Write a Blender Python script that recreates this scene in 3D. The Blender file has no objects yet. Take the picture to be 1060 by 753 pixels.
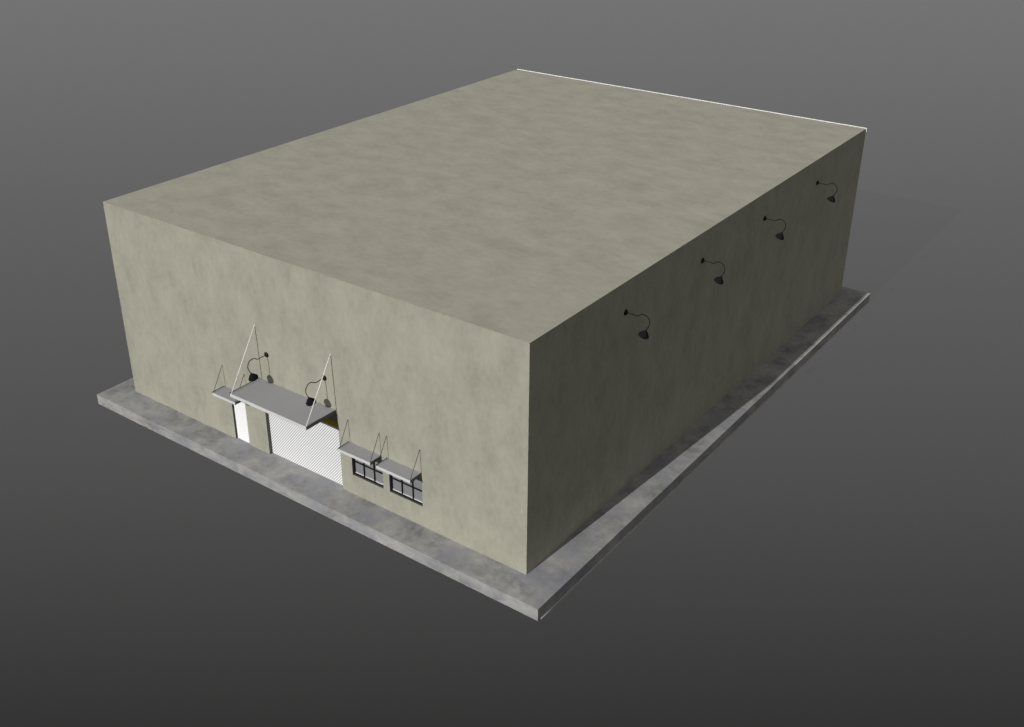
import bpy, bmesh, math
from mathutils import Vector, Matrix

S = 1.2            # survey units -> metres
T = 0.384          # slab height (survey units); survey z = 0 is the top of the slab
W, L, H = 16.76, 22.85, 7.0

scene = bpy.context.scene
C = scene.collection

def V(x, y, z):
    return Vector((x * S, y * S, (z + T) * S))

# ------------------------------------------------------------------ materials
def new_mat(name):
    m = bpy.data.materials.new(name)
    m.use_nodes = True
    nt = m.node_tree
    return m, nt, nt.nodes['Principled BSDF']

def plain(name, col, rough=0.8, metal=0.0, spec=0.2, amp=1.0):
    m, nt, b = new_mat(name)
    b.inputs['Roughness'].default_value = rough
    b.inputs['Metallic'].default_value = metal
    b.inputs['Specular IOR Level'].default_value = spec
    tc = nt.nodes.new('ShaderNodeTexCoord')
    n = nt.nodes.new('ShaderNodeTexNoise')
    n.inputs['Scale'].default_value = 3.0
    n.inputs['Detail'].default_value = 4.0
    nt.links.new(tc.outputs['Object'], n.inputs['Vector'])
    r = nt.nodes.new('ShaderNodeValToRGB')
    r.color_ramp.elements[0].position = 0.3
    r.color_ramp.elements[1].position = 0.7
    r.color_ramp.elements[0].color = tuple(c * (1 - 0.06 * amp) for c in col) + (1,)
    r.color_ramp.elements[1].color = tuple(min(1, c * (1 + 0.05 * amp)) for c in col) + (1,)
    nt.links.new(n.outputs['Fac'], r.inputs['Fac'])
    nt.links.new(r.outputs['Color'], b.inputs['Base Color'])
    return m

def mottled(name, dark, mid, light, stretch, scale, fine=0.25, tint=None, tint_amt=0.0, rot=(0, 0, 0), bump=0.08, dist=0.6):
    """weathered plaster / concrete: large soft blotches, streaks and fine grain"""
    m, nt, b = new_mat(name)
    N, K = nt.nodes.new, nt.links.new
    b.inputs['Roughness'].default_value = 0.95
    b.inputs['Specular IOR Level'].default_value = 0.05
    tc = N('ShaderNodeTexCoord')
    mp = N('ShaderNodeMapping')
    mp.inputs['Scale'].default_value = stretch
    mp.inputs['Rotation'].default_value = rot
    K(tc.outputs['Object'], mp.inputs['Vector'])
    n1 = N('ShaderNodeTexNoise')
    n1.inputs['Scale'].default_value = scale
    n1.inputs['Detail'].default_value = 6.0
    n1.inputs['Roughness'].default_value = 0.55
    n1.inputs['Distortion'].default_value = dist
    K(mp.outputs['Vector'], n1.inputs['Vector'])
    n2 = N('ShaderNodeTexNoise')
    n2.inputs['Scale'].default_value = scale * 4.5
    n2.inputs['Detail'].default_value = 8.0
    n2.inputs['Roughness'].default_value = 0.65
    K(mp.outputs['Vector'], n2.inputs['Vector'])
    mix = N('ShaderNodeMix'); mix.data_type = 'FLOAT'
    mix.inputs['Factor'].default_value = fine
    K(n1.outputs['Fac'], mix.inputs['A']); K(n2.outputs['Fac'], mix.inputs['B'])
    r = N('ShaderNodeValToRGB')
    e = r.color_ramp.elements
    e[0].position = 0.34; e[0].color = dark + (1,)
    e[1].position = 0.66; e[1].color = light + (1,)
    k = e.new(0.5); k.color = mid + (1,)
    K(mix.outputs['Result'], r.inputs['Fac'])
    out = r.outputs['Color']
    if tint:
        n3 = N('ShaderNodeTexNoise')
        n3.inputs['Scale'].default_value = scale * 0.8
        n3.inputs['Detail'].default_value = 3.0
        off = N('ShaderNodeVectorMath'); off.operation = 'ADD'
        off.inputs[1].default_value = (13.7, 5.1, 8.3)
        K(mp.outputs['Vector'], off.inputs[0]); K(off.outputs[0], n3.inputs['Vector'])
        r3 = N('ShaderNodeValToRGB')
        r3.color_ramp.elements[0].position = 0.45
        r3.color_ramp.elements[1].position = 0.7
        r3.color_ramp.elements[1].color = (tint_amt,) * 3 + (1,)
        K(n3.outputs['Fac'], r3.inputs['Fac'])
        mx = N('ShaderNodeMix'); mx.data_type = 'RGBA'
        K(r3.outputs['Color'], mx.inputs['Factor'])
        K(out, mx.inputs['A']); mx.inputs['B'].default_value = tint + (1,)
        out = mx.outputs['Result']
    K(out, b.inputs['Base Color'])
    bp = N('ShaderNodeBump'); bp.inputs['Strength'].default_value = bump
    bp.inputs['Distance'].default_value = 0.02
    K(n2.outputs['Fac'], bp.inputs['Height']); K(bp.outputs['Normal'], b.inputs['Normal'])
    return m

def sc(c, k): return tuple(v * k for v in c)
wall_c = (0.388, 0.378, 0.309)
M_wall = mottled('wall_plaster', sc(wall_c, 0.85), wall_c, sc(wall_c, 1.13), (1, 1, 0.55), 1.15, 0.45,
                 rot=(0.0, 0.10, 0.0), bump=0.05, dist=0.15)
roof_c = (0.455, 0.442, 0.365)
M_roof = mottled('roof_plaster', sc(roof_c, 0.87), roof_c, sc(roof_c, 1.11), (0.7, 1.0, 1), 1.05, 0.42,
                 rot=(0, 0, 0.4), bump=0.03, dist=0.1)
con_c = (0.33, 0.325, 0.32)
M_con = mottled('slab_concrete', (0.20, 0.197, 0.195), (0.35, 0.348, 0.343), (0.47, 0.455, 0.43), (0.7, 0.7, 1.2), 1.35, 0.38,
                tint=(0.27, 0.28, 0.325), tint_amt=0.65, bump=0.06, dist=0.3)
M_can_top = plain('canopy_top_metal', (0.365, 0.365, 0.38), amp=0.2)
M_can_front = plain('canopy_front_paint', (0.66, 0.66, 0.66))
M_can_side = plain('canopy_side_shade', (0.12, 0.12, 0.12))  # shade of the side faces painted in as a darker colour
M_edge = plain('dark_edging', (0.02, 0.02, 0.02))
M_white = plain('white_paint', (0.95, 0.95, 0.95))
M_door = plain('door_white', (0.99, 0.99, 0.99), amp=0.2)
M_black = plain('black_metal', (0.010, 0.010, 0.012), 0.6)
M_shade = plain('lamp_shade_enamel', (0.014, 0.0135, 0.014), 0.95, 0, 0.05)
M_rod = plain('thin_rod_metal', (0.06, 0.055, 0.05), 0.7)
M_yellow = plain('ochre_paint', (0.42, 0.32, 0.03))
M_head = plain('header_grey', (0.28, 0.27, 0.27))
M_glass = plain('grey_glass', (0.25, 0.25, 0.26), 0.35, 0, 0.4)
M_sill = plain('pale_sill', (0.72, 0.72, 0.70))
M_curb = plain('white_flashing', (0.95, 0.95, 0.94))
M_edge_light = plain('painted_edge_light', (0.85, 0.85, 0.82))
M_shadow_line = plain('painted_shadow_line', (0.55, 0.55, 0.54))

# roller shutter: fine slanting corrugation in the sheet metal
def shutter_mat():
    m, nt, b = new_mat('corrugated_white_sheet')
    N, K = nt.nodes.new, nt.links.new
    b.inputs['Roughness'].default_value = 0.7
    b.inputs['Specular IOR Level'].default_value = 0.1
    tc = N('ShaderNodeTexCoord')
    dot = N('ShaderNodeVectorMath'); dot.operation = 'DOT_PRODUCT'
    a = SH_ANG
    dot.inputs[1].default_value = (-math.sin(a), 0, math.cos(a))
    K(tc.outputs['Object'], dot.inputs[0])
    mul = N('ShaderNodeMath'); mul.operation = 'MULTIPLY'
    mul.inputs[1].default_value = 2 * math.pi / SH_PER
    K(dot.outputs['Value'], mul.inputs[0])
    sn = N('ShaderNodeMath'); sn.operation = 'SINE'
    K(mul.outputs[0], sn.inputs[0])
    mr = N('ShaderNodeMapRange')
    mr.inputs['From Min'].default_value = -1; mr.inputs['From Max'].default_value = 1
    K(sn.outputs[0], mr.inputs['Value'])
    r = N('ShaderNodeValToRGB')
    r.color_ramp.elements[0].position = 0.15; r.color_ramp.elements[0].color = (0.45, 0.45, 0.47, 1)
    r.color_ramp.elements[1].position = 0.55; r.color_ramp.elements[1].color = (0.92, 0.92, 0.93, 1)
    K(mr.outputs['Result'], r.inputs['Fac'])
    K(r.outputs['Color'], b.inputs['Base Color'])
    bp = N('ShaderNodeBump'); bp.inputs['Strength'].default_value = 0.2; bp.inputs['Distance'].default_value = 0.01
    K(mr.outputs['Result'], bp.inputs['Height']); K(bp.outputs['Normal'], b.inputs['Normal'])
    return m
SH_ANG, SH_PER = 0.86, 0.077
M_shutter = shutter_mat()
M_reveal = plain('painted_jamb_shade', (0.13, 0.13, 0.115))  # shade inside the openings, painted as a dark colour on the reveals

# ------------------------------------------------------------------ mesh helpers
def link(name, bm, mats, parent=None, loc=None):
    """one mesh object; vertices are given in world metres, origin at loc (or at the parent)"""
    if not isinstance(mats, (list, tuple)): mats = [mats]
    me = bpy.data.meshes.new(name)
    bmesh.ops.recalc_face_normals(bm, faces=bm.faces)
    o_loc = Vector(loc) if loc is not None else Vector((0, 0, 0))
    bm.transform(Matrix.Translation(-o_loc))
    bm.to_mesh(me); bm.free()
    for m in mats: me.materials.append(m)
    o = bpy.data.objects.new(name, me); C.objects.link(o)
    if parent is not None:
        o.parent = parent
        pw = Vector(parent['_o']) if '_o' in parent else Vector((0, 0, 0))
        o.location = o_loc - pw
    else:
        o.location = o_loc
    o['_o'] = tuple(o_loc)
    return o

def box(bm, x0, x1, y0, y1, z0, z1, mi=0, face_mi=None, bevel=0.0):
    """survey coordinates; face_mi maps 'x-','x+','y-','y+','z-','z+' to material slots"""
    vs = [bm.verts.new(V(x, y, z)) for z in (z0, z1) for y in (y0, y1) for x in (x0, x1)]
    q = {'z-': (0, 2, 3, 1), 'z+': (4, 5, 7, 6), 'y-': (0, 1, 5, 4), 'y+': (2, 6, 7, 3), 'x-': (0, 4, 6, 2), 'x+': (1, 3, 7, 5)}
    fs = []
    for k, ids in q.items():
        f = bm.faces.new([vs[i] for i in ids])
        f.material_index = (face_mi or {}).get(k, mi)
        fs.append(f)
    if bevel:
        es = {e for f in fs for e in f.edges}
        bmesh.ops.bevel(bm, geom=list(es), offset=bevel, segments=2, affect='EDGES')

def tube(bm, pts, r, seg=8):
    """pts are world vectors"""
    rings = []
    n = len(pts)
    ref = None
    for i, p in enumerate(pts):
        d = (pts[min(i + 1, n - 1)] - pts[max(i - 1, 0)]).normalized()
        if ref is None:
            ref = d.orthogonal().normalized()
        a = (ref - d * ref.dot(d)).normalized(); ref = a
        b = d.cross(a)
        rings.append([bm.verts.new(p + (a * math.cos(2 * math.pi * k / seg) + b * math.sin(2 * math.pi * k / seg)) * r) for k in range(seg)])
    for i in range(n - 1):
        for k in range(seg):
            f = bm.faces.new([rings[i][k], rings[i][(k + 1) % seg], rings[i + 1][(k + 1) % seg], rings[i + 1][k]])
            f.smooth = True
    bm.faces.new(rings[0][::-1]); bm.faces.new(rings[-1])

def lathe(bm, origin, axis, prof, seg=24, cap=True, smooth=True):
    """prof: list of (distance along axis, radius), world metres"""
    axis = axis.normalized(); a = axis.orthogonal().normalized(); b = axis.cross(a)
    rings = []
    for h, r in prof:
        rings.append([bm.verts.new(origin + axis * h + (a * math.cos(2 * math.pi * k / seg) + b * math.sin(2 * math.pi * k / seg)) * r) for k in range(seg)])
    for i in range(len(rings) - 1):
        for k in range(seg):
            f = bm.faces.new([rings[i][k], rings[i][(k + 1) % seg], rings[i + 1][(k + 1) % seg], rings[i + 1][k]])
            f.smooth = smooth
    if cap:
        bm.faces.new(rings[0][::-1]); bm.faces.new(rings[-1])

def empty(name, loc, rotz=0.0, label=None, cat=None, group=None, kind=None, parent=None):
    o = bpy.data.objects.new(name, None); C.objects.link(o)
    o.empty_display_size = 0.3
    o.location = loc; o.rotation_euler = (0, 0, rotz)
    o['_o'] = tuple(loc)
    if label: o['label'] = label
    if cat: o['category'] = cat
    if group: o['group'] = group
    return o

# ------------------------------------------------------------------ camera
CX, CY, CZ = 13.2419107, -19.1427508, 18.912501
yaw, pitch = -0.63758460, -0.46862850
F, PX, PY = 1128.3278, -14.1895, -26.2842
fwd = Vector((math.sin(yaw) * math.cos(pitch), math.cos(yaw) * math.cos(pitch), math.sin(pitch)))
right = Vector((math.cos(yaw), -math.sin(yaw), 0))
up = right.cross(fwd)
cam_d = bpy.data.cameras.new('camera')
cam = bpy.data.objects.new('camera', cam_d); C.objects.link(cam)
mat = Matrix((right, up, -fwd)).transposed().to_4x4()
mat.translation = V(CX, CY, CZ)
cam.matrix_world = mat
cam_d.sensor_fit = 'HORIZONTAL'; cam_d.sensor_width = 36.0
cam_d.lens = F / 1060.0 * 36.0
cam_d.shift_x = -PX / 1060.0
cam_d.shift_y = PY / 1060.0
cam_d.clip_start = 0.1; cam_d.clip_end = 3000.0
scene.camera = cam

# ------------------------------------------------------------------ ground: backdrop floor, its dark to mid grey fade painted as a glow
def ground_mat():
    m = bpy.data.materials.new('glowing_floor'); m.use_nodes = True
    nt = m.node_tree; N, K = nt.nodes.new, nt.links.new
    nt.nodes.clear()
    out = N('ShaderNodeOutputMaterial')
    tc = N('ShaderNodeTexCoord')
    # distance across the floor, measured from below the camera along its view
    dx, dy = math.sin(yaw), math.cos(yaw)
    dot = N('ShaderNodeVectorMath'); dot.operation = 'DOT_PRODUCT'
    dot.inputs[1].default_value = (dx, dy, 0)
    K(tc.outputs['Object'], dot.inputs[0])
    c0 = CX * S * dx + CY * S * dy
    h = (CZ + T) * S; tn = math.tan(-pitch)
    def mth(op, a, b):
        n = N('ShaderNodeMath'); n.operation = op
        for i, v in enumerate((a, b)):
            if isinstance(v, (int, float)): n.inputs[i].default_value = v
            else: K(v, n.inputs[i])
        return n.outputs[0]
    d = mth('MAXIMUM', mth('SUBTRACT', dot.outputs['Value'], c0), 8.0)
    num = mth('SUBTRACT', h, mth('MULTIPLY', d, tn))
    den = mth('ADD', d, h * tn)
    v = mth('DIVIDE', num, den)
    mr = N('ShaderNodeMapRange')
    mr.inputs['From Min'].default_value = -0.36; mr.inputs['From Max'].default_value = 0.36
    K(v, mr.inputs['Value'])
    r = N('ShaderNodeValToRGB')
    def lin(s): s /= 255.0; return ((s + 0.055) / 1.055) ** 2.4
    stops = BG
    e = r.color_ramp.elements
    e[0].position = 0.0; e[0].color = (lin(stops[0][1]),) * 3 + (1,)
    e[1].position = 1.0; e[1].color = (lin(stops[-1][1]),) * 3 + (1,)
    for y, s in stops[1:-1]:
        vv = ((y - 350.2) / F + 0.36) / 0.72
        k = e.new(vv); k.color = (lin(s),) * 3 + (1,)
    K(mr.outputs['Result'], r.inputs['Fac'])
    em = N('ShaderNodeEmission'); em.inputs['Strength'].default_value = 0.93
    K(r.outputs['Color'], em.inputs['Color'])
    df = N('ShaderNodeBsdfDiffuse'); df.inputs['Color'].default_value = (0.014, 0.014, 0.014, 1)
    ad = N('ShaderNodeAddShader')
    K(em.outputs[0], ad.inputs[0]); K(df.outputs[0], ad.inputs[1])
    K(ad.outputs[0], out.inputs['Surface'])
    return m
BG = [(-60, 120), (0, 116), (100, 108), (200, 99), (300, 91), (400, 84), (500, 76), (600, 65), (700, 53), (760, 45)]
bm = bmesh.new()
R = 900
vs = [bm.verts.new((x, y, 0)) for x, y in ((-R, -R), (R, -R), (R, R), (-R, R))]
bm.faces.new(vs)
g = link('ground', bm, ground_mat()); g['kind'] = 'structure'
g['label'] = 'plain grey floor, its painted glow fading from dark in front to mid grey behind'

# ------------------------------------------------------------------ slab
mf, mr_, ml, mb = 0.95, 1.035, 0.892, 0.604
bm = bmesh.new()
box(bm, -W - ml, mr_, -mf, L + mb, -T + 0.004 / S, 0)
slab = link('pavement', bm, M_con); slab['kind'] = 'structure'
slab['label'] = 'mottled grey concrete slab the warehouse stands on'
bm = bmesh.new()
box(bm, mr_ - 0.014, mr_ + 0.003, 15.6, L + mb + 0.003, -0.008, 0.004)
link('edge_light_line', bm, M_edge_light, slab)  # added pale strip, paints the sunlit line on the slab's far edge
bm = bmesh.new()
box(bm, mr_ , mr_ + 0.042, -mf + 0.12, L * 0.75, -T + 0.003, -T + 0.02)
link('slab_shadow_line', bm, M_shadow_line, slab)  # added pale strip, stands for the slab's shadow line on the ground

# ------------------------------------------------------------------ building
O = V(-W / 2, L / 2, 0)
bld = empty('warehouse', O, label='windowless-sided beige plaster warehouse with flat roof, white roller door and metal canopies on its front',
            cat='warehouse')
RT = 0.04
op_door = (-11.545, -10.885, 0.0, 1.72)
op_big = (-9.955, -6.765, 0.0, 2.60)
op_w1 = (-6.31, -5.085, 0.695, 1.62)
op_w2 = (-4.842, -3.605, 0.695, 1.62)
ops = [op_door, op_big, op_w1, op_w2]
bm = bmesh.new()
xs = sorted({-W, 0.0} | {o[0] for o in ops} | {o[1] for o in ops})
zs = sorted({0.0, H - RT} | {o[2] for o in ops} | {o[3] for o in ops})
def inside(x, z): return any(o[0] < x < o[1] and o[2] < z < o[3] for o in ops)
for i in range(len(xs) - 1):
    for j in range(len(zs) - 1):
        if inside((xs[i] + xs[i + 1]) / 2, (zs[j] + zs[j + 1]) / 2): continue
        bm.faces.new([bm.verts.new(V(x, 0, z)) for x, z in ((xs[i], zs[j]), (xs[i + 1], zs[j]), (xs[i + 1], zs[j + 1]), (xs[i], zs[j + 1]))])
D = 0.30
for (a, b, c, d) in ops:
    for p, q in (((a, c), (a, d)), ((a, d), (b, d)), ((b, d), (b, c)), ((b, c), (a, c))):
        if p[1] == q[1] == 0.0: continue          # the slab itself is the threshold
        bm.faces.new([bm.verts.new(V(p[0], 0, p[1])), bm.verts.new(V(q[0], 0, q[1])), bm.verts.new(V(q[0], D, q[1])), bm.verts.new(V(p[0], D, p[1]))])
Z1 = H - RT
for quad in (((0, 0), (0, L)), ((0, L), (-W, L)), ((-W, L), (-W, 0))):
    (xa, ya), (xb, yb) = quad
    bm.faces.new([bm.verts.new(V(xa, ya, 0)), bm.verts.new(V(xb, yb, 0)), bm.verts.new(V(xb, yb, Z1)), bm.verts.new(V(xa, ya, Z1))])
bmesh.ops.remove_doubles(bm, verts=bm.verts, dist=1e-5)
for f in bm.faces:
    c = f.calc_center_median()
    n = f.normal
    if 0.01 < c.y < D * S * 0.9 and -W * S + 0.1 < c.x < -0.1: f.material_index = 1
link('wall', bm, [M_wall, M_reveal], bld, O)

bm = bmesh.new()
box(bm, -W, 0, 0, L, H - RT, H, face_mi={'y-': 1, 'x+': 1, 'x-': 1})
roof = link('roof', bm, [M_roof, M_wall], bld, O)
bm = bmesh.new()
box(bm, -W, 0.012, L - 0.02, L + 0.03, H + 0.002, H + 0.022)
box(bm, 0.003, 0.03, L - 0.02, L + 0.03, H - 0.14, H + 0.001)
fl = link('roof_flashing', bm, M_curb, roof, O)
fl['label'] = 'thin white flashing strip along the far roof edge'

# doors
RD = 0.12
DD = 0.06
bm = bmesh.new()
a, b, c, d = op_door
box(bm, a + 0.026, b - 0.003, DD, DD + 0.05, c + 0.004, d - 0.003, bevel=0.004)
door = link('door', bm, M_door, bld, V((a + b) / 2, RD, 0)); door['label'] = 'small plain white entrance door'
bm = bmesh.new()
box(bm, a + 0.003, a + 0.023, DD - 0.01, DD + 0.04, 0.004, d - 0.003)
box(bm, a + 0.026, b - 0.004, DD - 0.03, DD - 0.002, d - 0.05, d - 0.003)
link('door_frame', bm, M_edge, door, V((a + b) / 2, RD, 0))

a, b, c, d = op_big
bm = bmesh.new()
box(bm, a + 0.003, b - 0.003, RD, RD + 0.05, 0.004, 2.04)
sh = link('roller_door', bm, M_shutter, bld, V((a + b) / 2, RD, 0)); sh['label'] = 'wide white corrugated roller door, closed'
bm = bmesh.new()
box(bm, a + 0.003, b - 0.003, RD - 0.02, RD + 0.05, 2.043, 2.24)
link('header_strip', bm, M_yellow, sh, V((a + b) / 2, RD, 0))
bm = bmesh.new()
box(bm, a + 0.003, b - 0.003, RD - 0.01, RD + 0.05, 2.243, d - 0.003)
link('header_panel', bm, M_head, sh, V((a + b) / 2, RD, 0))

# windows
def window(op, label):
    a, b, c, d = op
    o = V((a + b) / 2, RD, c)
    w = empty('window', o - O); w['_o'] = tuple(o); w.parent = bld; w['label'] = label
    fw = 0.036; y0, y1 = 0.055, 0.10
    bm = bmesh.new()
    box(bm, a + 0.002, a + fw, y0, y1, c + 0.002, d - 0.002)
    box(bm, b - fw, b - 0.002, y0, y1, c + 0.002, d - 0.002)
    box(bm, a + fw, b - fw, y0, y1, c + 0.002, c + fw)
    box(bm, a + fw, b - fw, y0, y1, d - fw, d - 0.002)
    link('frame', bm, M_black, w, o)
    bm = bmesh.new()
    mw = 0.013
    zm = 1.145
    xa, xb = a + (b - a) / 3, a + 2 * (b - a) / 3
    for x in (xa, xb):
        box(bm, x - mw, x + mw, y0 + 0.003, y1 - 0.003, c + fw, zm - mw)
        box(bm, x - mw, x + mw, y0 + 0.003, y1 - 0.003, zm + mw, d - fw)
    box(bm, a + fw, b - fw, y0 + 0.002, y1 - 0.002, zm - mw, zm + mw)
    link('muntins', bm, M_black, w, o)
    bm = bmesh.new()
    box(bm, a + 0.004, b - 0.004, y1 + 0.004, y1 + 0.02, c + 0.004, d - 0.004)
    link('pane', bm, M_glass, w, o)
    bm = bmesh.new()
    box(bm, a + fw + 0.002, b - fw - 0.002, y1 - 0.012, y1 + 0.002, c + fw + 0.002, c + fw + 0.034)
    link('sill', bm, M_sill, w, o)
window(op_w1, 'barred window beside the roller door')
window(op_w2, 'barred window nearer the corner')

# canopies
def canopy(x0, x1, dep, z, th, rods, rmat, rr, ztop, label, lip=0.03):
    o = V((x0 + x1) / 2, 0, z)
    bm = bmesh.new()
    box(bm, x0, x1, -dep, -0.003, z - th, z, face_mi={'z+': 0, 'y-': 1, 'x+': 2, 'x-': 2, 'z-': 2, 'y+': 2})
    c = link('canopy', bm, [M_can_top, M_can_front, M_can_side], bld, o); c['label'] = label
    bm = bmesh.new()
    box(bm, x0 - 0.016, x0 - 0.002, -dep, -0.003, z - th * 0.6, z + 0.012)
    link('edge_strip', bm, M_edge, c, o)
    for x, front in rods:
        bm = bmesh.new()
        tube(bm, [V(x, -dep + lip, z - 0.01), V(x, -0.02, ztop)], rr * S, 6)
        lathe(bm, V(x, 0.0, ztop), Vector((0, -1, 0)), [(0.0, rr * 1.7), (0.03, rr * 1.7)], 10)
        link('support_rod', bm, rmat, c, o)
    return c
canopy(-10.03, -6.82, 1.19, 2.75, 0.115, [(-9.99, 0), (-6.85, 0)], M_white, 0.0135, 4.55, 'wide grey canopy over the roller door, held by two white rods')
canopy(-6.36, -5.11, 0.47, 1.83, 0.095, [(-6.34, 0), (-5.13, 0)], M_rod, 0.0085, 2.575, 'small grey canopy over the window beside the roller door')
canopy(-4.87, -3.61, 0.48, 1.84, 0.095, [(-4.85, 0), (-3.63, 0)], M_rod, 0.0085, 2.58, 'small grey canopy over the window nearer the corner')
canopy(-11.78, -10.72, 0.51, 1.875, 0.095, [(-11.76, 0), (-10.74, 0)], M_rod, 0.0085, 2.64, 'small grey canopy over the white door')

# ------------------------------------------------------------------ wall lamps (built facing -Y, origin at the wall plate)
def make_lamp():
    t = empty('wall_lamp', (0, 0, 0))
    def P(d, z): return Vector((0, -d * S, z * S))
    bm = bmesh.new()
    lathe(bm, P(0, 0), Vector((0, -1, 0)), [(0.0, 0.105), (0.03, 0.10), (0.055, 0.06), (0.075, 0.03)], 20)
    link('wall_plate', bm, M_black, t)
    key = [(0.03, 0.0), (0.20, 0.0), (0.36, -0.005), (0.45, 0.05), (0.54, 0.085), (0.64, 0.075), (0.72, 0.01), (0.757, -0.08), (0.752, -0.17), (0.715, -0.26), (0.665, -0.36)]
    pts = []
    for i in range(len(key) - 1):
        p0 = key[max(i - 1, 0)]; p1 = key[i]; p2 = key[i + 1]; p3 = key[min(i + 2, len(key) - 1)]
        for s in range(5):
            u = s / 5
            q = [0.5 * (2 * p1[k] + (p2[k] - p0[k]) * u + (2 * p0[k] - 5 * p1[k] + 4 * p2[k] - p3[k]) * u * u + (3 * p1[k] - p0[k] - 3 * p2[k] + p3[k]) * u ** 3) for k in (0, 1)]
            pts.append(P(*q))
    pts.append(P(*key[-1]))
    bm = bmesh.new(); tube(bm, pts, 0.0155, 8)
    link('arm', bm, M_black, t)
    apex = P(0.668, -0.35); ax = P(0.585, -0.57) - apex
    bm = bmesh.new()
    outer = [(0.0, 0.030), (0.05, 0.045), (0.08, 0.085), (0.13, 0.125), (0.18, 0.155), (0.24, 0.19)]
    inner = [(0.24, 0.182), (0.18, 0.147), (0.13, 0.115), (0.10, 0.07), (0.07, 0.02)]
    lathe(bm, apex, ax, outer + inner, 10, smooth=False)
    shd = link('lamp_shade', bm, M_shade, t)
    bm = bmesh.new()
    lathe(bm, apex, ax, [(0.075, 0.018), (0.10, 0.03), (0.14, 0.035), (0.17, 0.02), (0.18, 0.004)], 14)
    link('bulb', bm, plain('frosted_bulb', (0.5, 0.5, 0.48)), shd)
    return t

def dup(root, loc, rotz):
    r = root.copy(); C.objects.link(r); r.location = loc; r.rotation_euler = (0, 0, rotz)
    for ch in list(root.children):
        c = ch.copy(); C.objects.link(c); c.parent = r
        for g_ in ch.children:
            d_ = g_.copy(); C.objects.link(d_); d_.parent = c
    return r

lamp0 = make_lamp()
spots = [
    ((-9.594, 0, 3.69), 0, 'black gooseneck lamp above the white roller door, on the side of the small white door'),
    ((-7.18, 0, 3.69), 0, 'black gooseneck lamp above the white roller door, on the side of the barred windows'),
    ((0, 4.59, 6.06), math.pi / 2, 'black gooseneck lamp on the dark side wall, nearest the front corner'),
    ((0, 9.148, 6.06), math.pi / 2, 'black gooseneck lamp on the dark side wall, second from the front corner'),
    ((0, 13.651, 6.06), math.pi / 2, 'black gooseneck lamp on the dark side wall, second from the back corner'),
    ((0, 18.204, 6.06), math.pi / 2, 'black gooseneck lamp on the dark side wall, nearest the back corner'),
]
bpy.context.view_layer.update()
for i, (p, rz, lab) in enumerate(spots):
    if i == 0: o = lamp0
    else: o = dup(lamp0, (0, 0, 0), 0)
    o.location = V(*p); o.rotation_euler = (0, 0, rz)
    o['label'] = lab; o['category'] = 'wall lamp'
    o['group'] = 'gooseneck lamps on the warehouse walls'

for o in C.objects:
    if '_o' in o: del o['_o']

# ------------------------------------------------------------------ light
world = bpy.data.worlds.new('World'); scene.world = world; world.use_nodes = True
nt = world.node_tree; N, K = nt.nodes.new, nt.links.new
bg = nt.nodes['Background']
tc = N('ShaderNodeTexCoord'); sep = N('ShaderNodeSeparateXYZ')
K(tc.outputs['Generated'], sep.inputs[0])
rp = N('ShaderNodeValToRGB')
rp.color_ramp.elements[0].position = 0.0; rp.color_ramp.elements[0].color = (0.21, 0.207, 0.200, 1)
rp.color_ramp.elements[1].position = 1.0; rp.color_ramp.elements[1].color = (0.235, 0.233, 0.228, 1)
K(sep.outputs['Z'], rp.inputs['Fac']); K(rp.outputs['Color'], bg.inputs['Color'])
bg.inputs['Strength'].default_value = 1.0

sun_d = bpy.data.lights.new('sun', 'SUN'); sun_d.energy = 2.75; sun_d.angle = math.radians(0.3)
sun_d.color = (1.0, 0.99, 0.97)
sun = bpy.data.objects.new('sun', sun_d); C.objects.link(sun)
dirv = Vector((0.068, 1.0, -0.514)).normalized()
sun.rotation_euler = dirv.to_track_quat('-Z', 'Y').to_euler()
sun.location = (0, -40, 30)

scene.view_settings.view_transform = 'Standard'
scene.view_settings.look = 'None'
scene.view_settings.exposure = 0
scene.view_settings.gamma = 1
scene.render.resolution_x = 1024; scene.render.resolution_y = 727
